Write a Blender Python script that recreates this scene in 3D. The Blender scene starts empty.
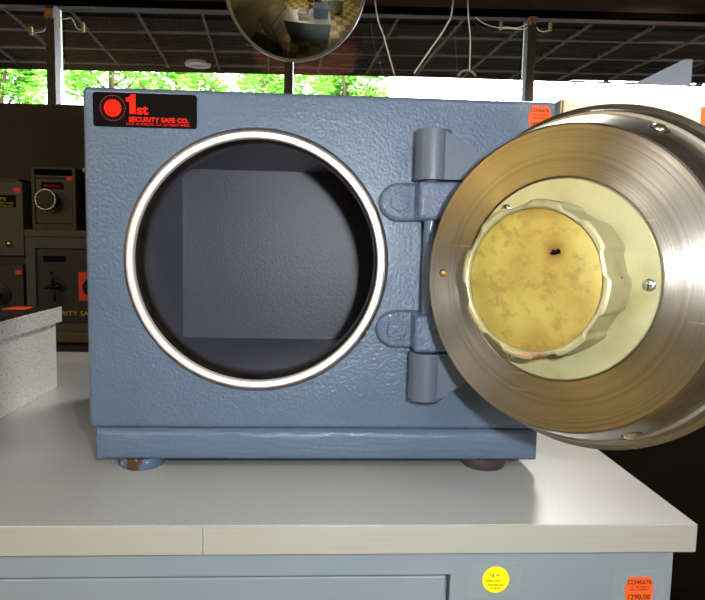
import bpy, bmesh, math, random
from mathutils import Matrix, Vector, noise as mnoise
PI = math.pi
S = bpy.context.scene
C = S.collection
random.seed(7)

# ------------------------------------------------------------------ camera
def cam_axes(yaw, pit, roll):
    f = Vector((math.sin(yaw)*math.cos(pit), math.cos(yaw)*math.cos(pit), math.sin(pit)))
    r = Vector((math.cos(yaw), -math.sin(yaw), 0)); u = r.cross(f)
    return r*math.cos(roll)+u*math.sin(roll), u*math.cos(roll)-r*math.sin(roll), f
CAM = Vector((-0.00274, -0.61015, 0.23754))
cr, cu, cf = cam_axes(0.05261, -0.09537, 0.0206)
cd = bpy.data.cameras.new('camera'); cam = bpy.data.objects.new('camera', cd); C.objects.link(cam)
cam.matrix_world = Matrix(((cr.x, cu.x, -cf.x, CAM.x), (cr.y, cu.y, -cf.y, CAM.y), (cr.z, cu.z, -cf.z, CAM.z), (0, 0, 0, 1)))
cd.sensor_width = 36; cd.lens = 613.28/705*36; cd.clip_start = 0.02; cd.clip_end = 200
S.camera = cam

# ------------------------------------------------------------------ world, sun, flash, lamps, exposure
w = bpy.data.worlds.new('overcast_sky'); S.world = w; w.use_nodes = True
w.node_tree.nodes['Background'].inputs[0].default_value = (0.93, 0.97, 1.0, 1)
w.node_tree.nodes['Background'].inputs[1].default_value = 9.0
# hazy glare of the low sun behind thin cloud, to the right beyond the window
wn = w.node_tree.nodes; wl = w.node_tree.links
GA, GE = math.radians(27), math.radians(13.5)
tcw = wn.new('ShaderNodeTexCoord'); dp = wn.new('ShaderNodeVectorMath'); dp.operation = 'DOT_PRODUCT'
dp.inputs[1].default_value = (math.sin(GA)*math.cos(GE), math.cos(GA)*math.cos(GE), math.sin(GE))
wl.new(tcw.outputs['Generated'], dp.inputs[0])
mr = wn.new('ShaderNodeMapRange'); mr.interpolation_type = 'SMOOTHSTEP'
mr.inputs[1].default_value = math.cos(math.radians(19)); mr.inputs[2].default_value = math.cos(math.radians(6)); mr.inputs[3].default_value = 9.0; mr.inputs[4].default_value = 30.0
wl.new(dp.outputs['Value'], mr.inputs[0]); wl.new(mr.outputs[0], wn['Background'].inputs[1])
S.view_settings.view_transform = 'Standard'; S.view_settings.look = 'None'
S.view_settings.exposure = 0.0; S.view_settings.gamma = 1.0; S.view_settings.use_curve_mapping = False

def lamp(name, kind, energy, loc, aim=None, color=(1, 1, 1), **kw):
    l = bpy.data.lights.new(name, kind); o = bpy.data.objects.new(name, l); C.objects.link(o)
    l.energy = energy; l.color = color; o.location = loc
    for k, v in kw.items(): setattr(l, k, v)
    if aim is not None:
        o.rotation_euler = (Vector(aim)-Vector(loc)).to_track_quat('-Z', 'Y').to_euler()
    return o
lamp('sun', 'SUN', 17.0, (0, 0, 20), (-6, 14, 0), (1.0, 0.98, 0.94), angle=0.02)
# the camera's own flash, just right of and above the lens
FL = CAM + cr*0.058 + cu*0.034 - cf*0.005
lamp('camera_flash', 'AREA', 4.0, FL, FL+cf, (0.94, 0.97, 1.0), shape='DISK', size=0.022)
# unseen fill lights added overhead behind the camera for the room's ambient light
lamp('room_fill', 'AREA', 60, (-1.6, -2.2, 1.80), (-1.6, -2.2, 0), (1.0, 0.94, 0.84), shape='RECTANGLE', size=1.2, size_y=0.6)
lamp('room_fill', 'AREA', 44, (1.4, -2.6, 1.80), (1.4, -2.6, 0), (1.0, 0.94, 0.84), shape='RECTANGLE', size=1.2, size_y=0.6)
lamp('door_gold_fill', 'AREA', 7.0, (-3.05, -0.75, 0.85), (0, -0.4, 0.6), (1.0, 0.70, 0.20), shape='RECTANGLE', size=0.22, size_y=0.7)  # unseen warm light, added for gold streaks in the door steel
lamp('door_gold_fill', 'AREA', 4.0, (-3.05, -1.25, 0.95), (0, -0.4, 0.6), (1.0, 0.70, 0.20), shape='RECTANGLE', size=0.22, size_y=0.7)  # second added warm light for the door's gold reflections
lamp('worktop_fill', 'SPOT', 150, (0.93, 1.92, 1.72), (0.1, 0.0, 0.0), (1.0, 0.965, 0.90), spot_size=0.80, spot_blend=0.5, shadow_soft_size=0.15)  # unseen spot, added to brighten the right half of the worktop
lamp('cupboard_fill', 'SPOT', 270, (1.5, 0.9, 1.78), (1.5, 2.05, 0.85), (1.0, 0.95, 0.85), spot_size=0.75, spot_blend=0.6, shadow_soft_size=0.05)  # unseen spot, added to lift the beige cupboard front

# ------------------------------------------------------------------ materials
def lin(c):
    return tuple((v/12.92 if v <= 0.04045 else ((v+0.055)/1.055)**2.4) for v in (x/255 for x in c))+(1,)
class M:
    def __init__(s, name, col, rough=0.5, metal=0.0, spec=0.5, coat=0.0):
        s.m = bpy.data.materials.new(name); s.m.use_nodes = True
        s.n = s.m.node_tree.nodes; s.l = s.m.node_tree.links
        s.b = s.n['Principled BSDF']; b = s.b.inputs
        s.c = lin(col); b['Base Color'].default_value = s.c; b['Roughness'].default_value = rough
        b['Metallic'].default_value = metal; b['Specular IOR Level'].default_value = spec
        b['Coat Weight'].default_value = coat; b['Coat Roughness'].default_value = 0.15
        s.tc = s.n.new('ShaderNodeTexCoord')
    def node(s, t, **kw):
        n = s.n.new(t)
        for k, v in kw.items():
            if k in n.inputs: n.inputs[k].default_value = v
            else: setattr(n, k, v)
        return n
    def noise(s, scale, detail=3, stretch=None, rough=0.5):
        n = s.node('ShaderNodeTexNoise', Scale=scale, Detail=detail, Roughness=rough)
        if stretch:
            mp = s.node('ShaderNodeMapping'); mp.inputs['Scale'].default_value = stretch
            s.l.new(s.tc.outputs['Object'], mp.inputs[0]); s.l.new(mp.outputs[0], n.inputs['Vector'])
        else: s.l.new(s.tc.outputs['Object'], n.inputs['Vector'])
        return n.outputs['Fac']
    def ramp(s, fac, a, b):
        r = s.node('ShaderNodeMapRange'); r.inputs[1].default_value = a; r.inputs[2].default_value = b
        s.l.new(fac, r.inputs[0]); return r.outputs[0]
    def mixcol(s, fac, c2, base=None):
        mx = s.n.new('ShaderNodeMix'); mx.data_type = 'RGBA'
        src = s.b.inputs['Base Color']
        if src.is_linked: s.l.new(src.links[0].from_socket, mx.inputs[6])
        else: mx.inputs[6].default_value = s.c
        mx.inputs[7].default_value = lin(c2)
        s.l.new(fac, mx.inputs[0]); s.l.new(mx.outputs[2], src); return s
    def bump(s, fac, strength, dist=0.001):
        bp = s.node('ShaderNodeBump'); bp.inputs['Strength'].default_value = strength; bp.inputs['Distance'].default_value = dist
        if s.b.inputs['Normal'].is_linked: s.l.new(s.b.inputs['Normal'].links[0].from_socket, bp.inputs['Normal'])
        s.l.new(fac, bp.inputs['Height']); s.l.new(bp.outputs[0], s.b.inputs['Normal']); return s
    def roughvar(s, fac, a, b):
        r = s.node('ShaderNodeMapRange'); r.inputs[3].default_value = a; r.inputs[4].default_value = b
        s.l.new(fac, r.inputs[0]); s.l.new(r.outputs[0], s.b.inputs['Roughness']); return s
    def math(s, op, a, b=None):
        n = s.node('ShaderNodeMath', operation=op)
        for i, v in enumerate((a, b)):
            if v is None: continue
            if isinstance(v, (int, float)): n.inputs[i].default_value = v
            else: s.l.new(v, n.inputs[i])
        return n.outputs[0]

mt = {}
def mk(k, *a, **kw):
    mt[k] = M(k, *a, **kw); return mt[k]
p = mk('blue_enamel', (91, 109, 131), 0.34, coat=0.3)
p.bump(p.noise(300, 2), 0.85, 0.0016); p.bump(p.noise(60, 3), 0.5, 0.002)
p.mixcol(p.ramp(p.noise(14, 3), 0.35, 0.8), (84, 102, 124))
p = mk('hinge_enamel', (84, 98, 122), 0.36, coat=0.2)
p.bump(p.noise(340, 3), 1.0, 0.0018); p.bump(p.noise(90, 3), 0.5, 0.002)
p = mk('arm_enamel', (82, 92, 108), 0.42, coat=0.1); p.bump(p.noise(300, 3), 0.3, 0.0008)
p = mk('base_enamel', (89, 107, 129), 0.40, coat=0.05)
p.bump(p.noise(160, 3, (0.35, 1, 1.4)), 0.6, 0.002); p.bump(p.noise(330, 2), 0.4, 0.001)
p = mk('foot_paint', (84, 108, 136), 0.5); p.mixcol(p.ramp(p.noise(48, 3), 0.54, 0.60), (82, 54, 42)); p.mixcol(p.ramp(p.noise(130, 2), 0.62, 0.66), (176, 172, 168))
p = mk('foot_rubber', (62, 54, 58), 0.5); p.mixcol(p.ramp(p.noise(60, 3), 0.5, 0.6), (86, 62, 60))
p = mk('lining_paint', (102, 102, 116), 0.36); p.bump(p.noise(420, 2), 0.5, 0.001); p.mixcol(p.ramp(p.noise(520, 1), 0.6, 0.75), (108, 108, 120))
p = mk('ring_steel', (236, 234, 232), 0.42, 0.35); p.bump(p.noise(80, 3), 0.1, 0.0005)
p = mk('ring_edge', (128, 120, 118), 0.35, 0.8); p.mixcol(p.ramp(p.noise(60, 3), 0.5, 0.7), (98, 80, 70))
p = mk('neck_steel', (72, 62, 56), 0.3, 0.75); p.bump(p.noise(60, 3, (1, 0.15, 1)), 0.2, 0.001); p.mixcol(p.ramp(p.noise(40, 3), 0.45, 0.7), (40, 36, 34))
def turned(k, col, rough, metal=1.0, aniso=0.6):
    p = mk(k, col, rough, metal)
    sx = p.node('ShaderNodeSeparateXYZ'); p.l.new(p.tc.outputs['Object'], sx.inputs[0])
    r = p.math('SQRT', p.math('ADD', p.math('MULTIPLY', sx.outputs[0], sx.outputs[0]), p.math('MULTIPLY', sx.outputs[1], sx.outputs[1])))
    cx = p.node('ShaderNodeCombineXYZ'); p.l.new(r, cx.inputs[0])
    n1 = p.node('ShaderNodeTexNoise', Scale=900.0, Detail=3.0); p.l.new(cx.outputs[0], n1.inputs['Vector'])
    n2 = p.node('ShaderNodeTexNoise', Scale=130.0, Detail=2.0); p.l.new(cx.outputs[0], n2.inputs['Vector'])
    p.bump(n1.outputs['Fac'], 0.30, 0.0004); p.bump(n2.outputs['Fac'], 0.35, 0.0012)
    p.mixcol(p.math('MULTIPLY', p.ramp(n1.outputs['Fac'], 0.5, 0.75), 0.5), (210, 205, 195))
    p.mixcol(p.math('MULTIPLY', p.ramp(p.noise(22, 3), 0.4, 0.9), 0.35), (120, 106, 84))
    n3 = p.node('ShaderNodeTexNoise', Scale=260.0, Detail=4.0); p.l.new(cx.outputs[0], n3.inputs['Vector'])
    p.mixcol(p.math('MULTIPLY', p.ramp(n3.outputs['Fac'], 0.48, 0.66), 0.28), (104, 92, 76))
    mp = p.node('ShaderNodeMapping'); mp.inputs['Rotation'].default_value = (0, 0, 1.0); mp.inputs['Scale'].default_value = (14, 420, 1); p.l.new(p.tc.outputs['Object'], mp.inputs[0])
    n4 = p.node('ShaderNodeTexNoise', Scale=1.0, Detail=1.0); p.l.new(mp.outputs[0], n4.inputs['Vector'])
    p.mixcol(p.math('MULTIPLY', p.ramp(n4.outputs['Fac'], 0.72, 0.76), 0.6), (240, 236, 226))
    p.roughvar(p.noise(35, 4), rough-0.08, rough+0.1)
    p.b.inputs['Anisotropic'].default_value = aniso; p.b.inputs['Anisotropic Rotation'].default_value = 0.25
    t = p.node('ShaderNodeTangent'); t.direction_type = 'RADIAL'; t.axis = 'Z'; p.l.new(t.outputs[0], p.b.inputs['Tangent'])
    return p
turned('door_steel', (160, 153, 145), 0.32, aniso=0.85)
turned('door_side_steel', (170, 164, 158), 0.36, aniso=0.0)
p = mk('aged_cream', (162, 146, 72), 0.42, 0.25, coat=0.2)
p.mixcol(p.ramp(p.noise(24, 5), 0.40, 0.66), (140, 116, 52)); p.mixcol(p.math('MULTIPLY', p.ramp(p.noise(70, 5, rough=0.7), 0.50, 0.70), 0.8), (116, 90, 42))
p.bump(p.noise(40, 3), 0.15, 0.001)
sx = p.node('ShaderNodeVectorMath', operation='DISTANCE'); p.l.new(p.tc.outputs['Object'], sx.inputs[0]); sx.inputs[1].default_value = (0.0150, 0.0200, 0.034)
p.mixcol(p.math('MULTIPLY', p.ramp(p.math('ADD', sx.outputs['Value'], p.math('MULTIPLY', p.noise(160, 3), 0.006)), 0.0125, 0.004), 0.9), (110, 68, 22))
p = mk('aged_rim', (156, 150, 114), 0.45, 0.3); p.mixcol(p.ramp(p.noise(45, 4), 0.5, 0.8), (132, 122, 78)); p.bump(p.noise(60, 3), 0.2, 0.001)
p = mk('plate_cream', (164, 160, 122), 0.36, 0.35, coat=0.2); p.mixcol(p.ramp(p.noise(26, 4), 0.45, 0.75), (142, 136, 92)); p.bump(p.noise(60, 3), 0.12, 0.001)
mk('chrome', (235, 235, 235), 0.25, 1.0); mk('brass', (226, 186, 116), 0.32, 1.0)
mk('black_paint', (14, 12, 14), 0.5); mk('black_void', (6, 5, 5), 0.9, spec=0.1)
mk('red_ink', (214, 52, 24), 0.6); mk('label_red', (246, 40, 16), 0.6, spec=0.1); mk('label_black', (8, 5, 6), 0.6, spec=0.08); mk('label_dull', (128, 26, 14), 0.6)
mk('sticker_orange', (255, 98, 32), 0.6); mk('sticker_red', (235, 58, 20), 0.6); mk('sticker_yellow', (252, 240, 8), 0.6)
mk('ink_dark', (92, 40, 10), 0.7); mk('ink_green', (92, 96, 10), 0.7); mk('yellow_ink', (206, 170, 40), 0.6)
p = mk('clear_tape', (190, 196, 200), 0.35); p.b.inputs['Alpha'].default_value = 0.10
p = mk('laminate', (176, 177, 175), 0.33, spec=0.9); p.mixcol(p.ramp(p.noise(300, 2), 0.4, 0.7), (170, 171, 169)); p.bump(p.noise(500, 2), 0.05, 0.0003)
p = mk('edge_band', (166, 166, 156), 0.42); p.mixcol(p.math('MULTIPLY', p.ramp(p.noise(60, 3, (0.15, 1, 4)), 0.55, 0.8), 0.4), (152, 146, 128))
p = mk('grey_cabinet', (136, 148, 156), 0.45); p.bump(p.noise(260, 2), 0.12, 0.0006); p.mixcol(p.ramp(p.noise(5, 2), 0.4, 0.7), (126, 140, 150))
p = mk('hammered_glare', (250, 248, 240), 0.40, 0.45); p.bump(p.noise(230, 4), 1.0, 0.002); p.mixcol(p.ramp(p.noise(330, 2), 0.55, 0.75), (176, 174, 164))  # near-white colour stands for glare on the dark box sides
p = mk('hammered_black', (34, 34, 30), 0.3, 0.3); p.bump(p.noise(420, 3), 0.5, 0.001)
mk('dark_frame', (40, 30, 26), 0.5); mk('mill_aluminium', (214, 212, 200), 0.4, 0.3)
p = mk('dark_wall', (72, 62, 50), 0.85); p.bump(p.noise(60, 3), 0.1, 0.001)
p = mk('header_brown', (66, 44, 34), 0.7)
mk('ceiling_white', (170, 162, 146), 0.9); mk('side_wall', (126, 112, 84), 0.85)
p = mk('floor_tile', (188, 168, 104), 0.35)
ck = p.node('ShaderNodeTexChecker', Scale=1/0.42); p.l.new(p.tc.outputs['Object'], ck.inputs['Vector']); p.mixcol(ck.outputs['Fac'], (120, 102, 64))
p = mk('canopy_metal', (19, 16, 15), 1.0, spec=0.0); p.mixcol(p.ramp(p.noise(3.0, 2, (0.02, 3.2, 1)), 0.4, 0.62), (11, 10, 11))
mk('canopy_rail', (54, 51, 50), 1.0, spec=0.0); mk('rib_dark', (13, 11, 11), 1.0, spec=0.0); mk('mullion_bronze', (62, 48, 40), 0.5); mk('glint_white', (206, 208, 212), 0.6); mk('lamp_grey', (66, 60, 52), 0.6); mk('triangle_grey', (104, 106, 114), 0.7)
p = mk('asphalt', (120, 118, 112), 0.9); p.mixcol(p.noise(8, 3), (100, 98, 92))
p = mk('leaf_green', (112, 184, 52), 0.6); p.b.inputs['Subsurface Weight'].default_value = 0.0
p.mixcol(p.ramp(p.noise(1.3, 3), 0.35, 0.7), (164, 220, 100))
mk('bark', (92, 76, 60), 0.9)
mk('grey_safe', (66, 62, 52), 0.5); mk('dark_safe', (36, 33, 29), 0.5); mk('bronze_safe', (60, 47, 35), 0.5, 0.2); mk('frame_grey', (70, 68, 62), 0.6)
p = mk('wood_board', (96, 74, 40), 0.6); p.mixcol(p.noise(30, 3, (0.1, 1, 1)), (76, 58, 30))
mk('black_gloss', (16, 15, 18), 0.3)
mk('beige_metal', (214, 202, 176), 0.6); mk('orange_wood', (172, 96, 46), 0.5)
mk('brown_hardboard', (196, 112, 66), 0.7); mk('cord_white', (240, 232, 214), 0.9); mt['cord_white'].b.inputs['Transmission Weight'].default_value = 0.5; mk('copper', (176, 112, 84), 0.5, 0.3); mk('clip_brass', (178, 156, 84), 0.5, 0.3)
mk('mirror_rim', (150, 146, 140), 0.4, 0.5)
p = mk('mirror_face', (225, 222, 210), 0.03, 1.0)
mk('teal_plastic', (90, 190, 165), 0.4); mk('pale_blue', (168, 198, 214), 0.5); mk('desk_white', (224, 222, 212), 0.5); mk('desk_side', (158, 176, 166), 0.5)
# window glass: clear with real fresnel reflection
g = bpy.data.materials.new('window_glass'); g.use_nodes = True; nt = g.node_tree; nt.nodes.clear()
out = nt.nodes.new('ShaderNodeOutputMaterial'); mx = nt.nodes.new('ShaderNodeMixShader'); tr = nt.nodes.new('ShaderNodeBsdfTransparent'); gl = nt.nodes.new('ShaderNodeBsdfGlossy'); fr = nt.nodes.new('ShaderNodeFresnel')
tr.inputs[0].default_value = (0.96, 0.97, 0.97, 1); gl.inputs['Roughness'].default_value = 0.0; fr.inputs[0].default_value = 1.75
nt.links.new(fr.outputs[0], mx.inputs[0]); nt.links.new(tr.outputs[0], mx.inputs[1]); nt.links.new(gl.outputs[0], mx.inputs[2]); nt.links.new(mx.outputs[0], out.inputs[0])
def mat(k): return g if k == 'window_glass' else mt[k].m

# ------------------------------------------------------------------ helpers
def bm_new(): return bmesh.new()
def link(name, bm, m, parent=None, smooth=False, bevel=0.0, M4=None, segs=2):
    me = bpy.data.meshes.new(name)
    bmesh.ops.recalc_face_normals(bm, faces=bm.faces)
    bm.to_mesh(me); bm.free()
    ms = m if isinstance(m, (list, tuple)) else [m]
    for k in ms: me.materials.append(mat(k))
    o = bpy.data.objects.new(name, me); C.objects.link(o)
    if smooth: me.shade_smooth()
    if bevel:
        b = o.modifiers.new('bevel', 'BEVEL'); b.width = bevel; b.segments = segs; b.limit_method = 'ANGLE'; b.angle_limit = math.radians(40)
        b.harden_normals = False
        me.shade_smooth()
        wn = o.modifiers.new('wn', 'WEIGHTED_NORMAL'); wn.keep_sharp = False
    if M4 is not None: o.matrix_world = M4
    if parent is not None:
        par = Wm[parent] if parent in Wm else parent.matrix_world
        o.parent = parent; o.matrix_parent_inverse = par.inverted()
        Wm[o] = M4 if M4 is not None else Matrix()
    return o
Wm = {}
def box(bm, x0, x1, y0, y1, z0, z1):
    v = [bm.verts.new((x, y, z)) for x in (x0, x1) for y in (y0, y1) for z in (z0, z1)]
    for f in ((0, 1, 3, 2), (4, 6, 7, 5), (0, 4, 5, 1), (2, 3, 7, 6), (0, 2, 6, 4), (1, 5, 7, 3)): bm.faces.new([v[i] for i in f])
    return bm
def bx(*a): return box(bm_new(), *a)
def basis(axis):
    a = Vector(axis).normalized(); q = a.to_track_quat('Z', 'Y'); return q.to_matrix()
def cyl(bm, base, axis, h, r, seg=32, r2=None):
    R = basis(axis); b = Vector(base); r2 = r if r2 is None else r2
    A = [bm.verts.new(b+R@Vector((r*math.cos(2*PI*i/seg), r*math.sin(2*PI*i/seg), 0))) for i in range(seg)]
    B = [bm.verts.new(b+R@Vector((r2*math.cos(2*PI*i/seg), r2*math.sin(2*PI*i/seg), h))) for i in range(seg)]
    bm.faces.new(A[::-1]); bm.faces.new(B)
    for i in range(seg): bm.faces.new((A[i], A[(i+1) % seg], B[(i+1) % seg], B[i]))
    return bm
def lathe(prof, seg=96, rad=None, bm=None, origin=(0, 0, 0), axis=(0, 0, 1), closed=False):
    """revolve (r, h) points about an axis; rad(theta, r, i) may modulate the radius"""
    bm = bm or bm_new(); R = basis(axis) if tuple(axis) != (0, 0, 1) else Matrix.Identity(3); o = Vector(origin); rings = []
    for i, (r, h) in enumerate(prof):
        if r == 0: rings.append([bm.verts.new(o+R@Vector((0, 0, h)))])
        else:
            L = []
            for k in range(seg):
                t = 2*PI*k/seg; rr = rad(t, r, i) if rad else r
                L.append(bm.verts.new(o+R@Vector((rr*math.cos(t), rr*math.sin(t), h))))
            rings.append(L)
    pairs = list(zip(rings, rings[1:]))
    if closed: pairs.append((rings[-1], rings[0]))
    for a, b in pairs:
        for k in range(seg):
            k2 = (k+1) % seg
            if len(a) == 1 and len(b) == 1: continue
            if len(a) == 1: bm.faces.new((a[0], b[k], b[k2]))
            elif len(b) == 1: bm.faces.new((a[k], a[k2], b[0]))
            else: bm.faces.new((a[k], a[k2], b[k2], b[k]))
    return bm
def prism(pts, axis, a0, a1, bm=None):
    """pts: 2D outline; axis 'y': pts are (x,z); axis 'z': (x,y); axis 'x': (y,z)"""
    bm = bm or bm_new()
    def P(p, a): return {'y': (p[0], a, p[1]), 'z': (p[0], p[1], a), 'x': (a, p[0], p[1])}[axis]
    A = [bm.verts.new(P(p, a0)) for p in pts]; B = [bm.verts.new(P(p, a1)) for p in pts]; n = len(pts)
    bm.faces.new(A[::-1]); bm.faces.new(B)
    for i in range(n): bm.faces.new((A[i], A[(i+1) % n], B[(i+1) % n], B[i]))
    return bm
def tube(bm, pts, r, seg=10):
    P = [Vector(q) for q in pts]; prev = None; rings = []
    for i, q in enumerate(P):
        t = (P[min(i+1, len(P)-1)]-P[max(i-1, 0)]).normalized()
        if prev is None: n = t.orthogonal().normalized()
        else: n = (prev-t*prev.dot(t)).normalized()
        prev = n; b = t.cross(n)
        rings.append([bm.verts.new(q+(n*math.cos(2*PI*k/seg)+b*math.sin(2*PI*k/seg))*r) for k in range(seg)])
    for a, b in zip(rings, rings[1:]):
        for k in range(seg): bm.faces.new((a[k], a[(k+1) % seg], b[(k+1) % seg], b[k]))
    bm.faces.new(rings[0][::-1]); bm.faces.new(rings[-1]); return bm
def spline(pts, n=10):
    P = [Vector(q) for q in pts]; P = [P[0]]+P+[P[-1]]; o = []
    for i in range(1, len(P)-2):
        for k in range(n):
            t = k/n; a, b, c, d = P[i-1:i+3]
            o.append(0.5*((2*b)+(c-a)*t+(2*a-5*b+4*c-d)*t*t+(3*b-a-3*c+d)*t**3))
    o.append(P[-2]); return o
def rrect(x0, x1, z0, z1, r, n=6):
    o = []
    for cx, cz, a in ((x1-r, z1-r, 0), (x0+r, z1-r, 90), (x0+r, z0+r, 180), (x1-r, z0+r, 270)):
        for k in range(n+1):
            t = math.radians(a+90*k/n); o.append((cx+r*math.cos(t), cz+r*math.sin(t)))
    return o
def text_on(s, x, y, z, size, m, parent, width=None, bold=0.0, depth=0.0002, M4=None, name='lettering', align='LEFT'):
    """letters standing in the xz plane facing -y, baseline start at (x,y,z)"""
    cu_ = bpy.data.curves.new('t', 'FONT'); cu_.body = s; cu_.size = size; cu_.extrude = depth; cu_.offset = bold; cu_.align_x = align
    cu_.resolution_u = 3
    t = bpy.data.objects.new('t', cu_); C.objects.link(t)
    dg = bpy.context.evaluated_depsgraph_get(); dg.update()
    me = bpy.data.meshes.new_from_object(t.evaluated_get(dg)); bpy.data.objects.remove(t)
    if width:
        xs = [v.co.x for v in me.vertices]; k = width/(max(xs)-min(xs)); m0 = min(xs)
        for v in me.vertices: v.co.x = (v.co.x-m0)*k
    if M4 is None: T = Matrix.Translation((x, y, z)) @ Matrix.Rotation(PI/2, 4, 'X')
    else: T = M4
    me.transform(T); me.materials.clear(); me.materials.append(mat(m)); me.name = name
    o = bpy.data.objects.new(name, me); C.objects.link(o)
    if parent is not None:
        par = Wm.get(parent, parent.matrix_world); o.parent = parent; o.matrix_parent_inverse = par.inverted(); Wm[o] = Matrix()
    return o
def thing(name, label, cat, loc=(0, 0, 0), group=None):
    o = bpy.data.objects.new(name, None); C.objects.link(o); o.location = loc; o.empty_display_size = 0.05
    Wm[o] = Matrix.Translation(loc); return tag(o, label, cat, group)
def tag(o, label, cat, group=None):
    o['label'] = label; o['category'] = cat
    if group: o['group'] = group
    return o
def struct(name, bm, m, parent=None, **kw):
    o = link(name, bm, m, parent, **kw)
    if parent is None: o['kind'] = 'structure'
    return o

# ================================================================== ROOM
FZ, CZ, WY = -0.95, 1.85, 2.40       # floor, ceiling, window wall (counter top is z = 0)
SILL, HEAD = 0.845, 1.290
struct('floor', bx(-3.2, 3.2, -4.2, WY+0.1, FZ-0.1, FZ), 'floor_tile')
struct('ceiling', bx(-3.3, 3.3, -4.3, WY+0.3, CZ, CZ+0.12), 'ceiling_white')
bm = bm_new(); box(bm, -3.3, -3.2, -4.3, -2.65, FZ-0.1, CZ); box(bm, -3.3, -3.2, -2.05, WY+0.25, FZ-0.1, CZ); box(bm, -3.3, -3.2, -2.65, -2.05, FZ-0.1, 0.1); box(bm, -3.3, -3.2, -2.65, -2.05, 1.2, CZ)
struct('wall_left', bm, 'side_wall')
struct('window_7', bx(-3.26, -3.254, -2.65, -2.05, 0.1, 1.2), 'window_glass')  # unseen opening, added so daylight brightens the door's reflection
struct('wall_right', bx(3.2, 3.3, -4.3, WY, FZ-0.1, CZ), 'side_wall')
# back wall with one opening
bm = bm_new(); box(bm, -3.3, 3.3, -4.3, -4.2, FZ-0.1, CZ); struct('wall_back', bm, 'side_wall')
bm = bm_new(); box(bm, -3.3, 3.3, WY, WY+0.12, FZ-0.1, SILL); struct('wall_front', bm, 'dark_wall')
bm = bm_new(); box(bm, -3.3, 3.3, WY-0.02, WY+0.056, HEAD, CZ); struct('wall_front_header', bm, 'header_brown')['kind'] = 'structure'
struct('trim_1', bx(-3.2, 3.2, WY-0.035, WY+0.0, HEAD-0.004, HEAD+0.022), 'rib_dark', bevel=0.003)
WROT = []
# window: three panes and mullions
MX = [-2.36, -1.262, -0.166, 0.962, 2.06]
for i in range(len(MX)+1):
    x0 = -3.25 if i == 0 else MX[i-1]+0.02
    x1 = 3.25 if i == len(MX) else MX[i]-0.02
    o = struct('window_%d' % (i+1), bx(x0, x1, WY+0.045, WY+0.051, SILL, HEAD), 'window_glass')
for i, x in enumerate(MX):
    e = struct('trim_%d' % (i+2), bx(x-0.020, x+0.020, WY-0.012, WY+0.045, SILL-0.005, HEAD), 'mullion_bronze', bevel=0.002)
    link('outer_cap', bx(x-0.018, x+0.018, WY+0.052, WY+0.074, SILL+0.0, HEAD), 'mill_aluminium', e)

WR = Matrix.Translation((-1.5, WY, 0)) @ Matrix.Rotation(math.radians(-2.2), 4, 'Z') @ Matrix.Translation((1.5, -WY, 0))
for o in list(C.objects):
    if o.type == 'MESH' and (o.name.startswith(('wall_front', 'trim_', 'outer_cap')) or (o.name.startswith('window_') and o.name != 'window_7')): o.data.transform(WR)
# ================================================================== OUTSIDE
struct('ground', bx(-60, 60, WY+0.32, 90, FZ-0.3, FZ-0.15), 'asphalt')
# covered walk outside the window: soffit panels, cross rails and long rails
can = bpy.data.objects.new('canopy', None); C.objects.link(can); can.location = (0, 5, 2.35); can['kind'] = 'structure'; Wm[can] = Matrix.Translation((0, 5, 2.35))
CF = 7.62                                             # far edge at x=0
def cedge(x): return CF - 0.035*(x+1.5) if False else 7.70-0.055*(x+3.5)
bm = prism([(-9, WY+0.12), (9, WY+0.12), (9, cedge(9)), (-9, cedge(-9))], 'z', 2.35, 2.62); link('soffit', bm, 'canopy_metal', can)
bm = bm_new()
y = WY+0.3
while y < 7.4:                                         # narrow ribs of the soffit
    box(bm, -9, 9, y, y+0.035, 2.335, 2.351); y += 0.145
link('soffit_ribs', bm, 'rib_dark', can)
for y in (5.55, 6.12, 6.72, 7.3):
    o = link('cross_rail', prism([(-9, y+0.3), (9, y-0.68), (9, y-0.668), (-9, y+0.312)], 'z', 2.325, 2.352), 'canopy_rail', can)
for k in range(-9, 12):
    x = 0.06+0.61*k
    link('long_rail', prism([(x+0.01, 5.3), (x+0.030, 5.3), (x-0.13, 7.3), (x-0.15, 7.3)], 'z', 2.318, 2.352), 'canopy_rail', can)
link('recessed_lamp', lathe([(0, -0.02), (0.10, -0.022), (0.15, -0.03), (0.16, 0.0)], 40, origin=(-1.53, 7.15, 2.35)), 'lamp_grey', can, smooth=True)
bm = prism([(3.50, 2.075), (4.13, 2.395), (4.13, 2.07)], 'y', 6.3, 6.36)  # thin panel put in for an unidentified pale triangle
tag(link('pale_triangle', bm, 'triangle_grey'), 'pale triangular shape under the right end of the canopy outside the window', 'board')

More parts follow.
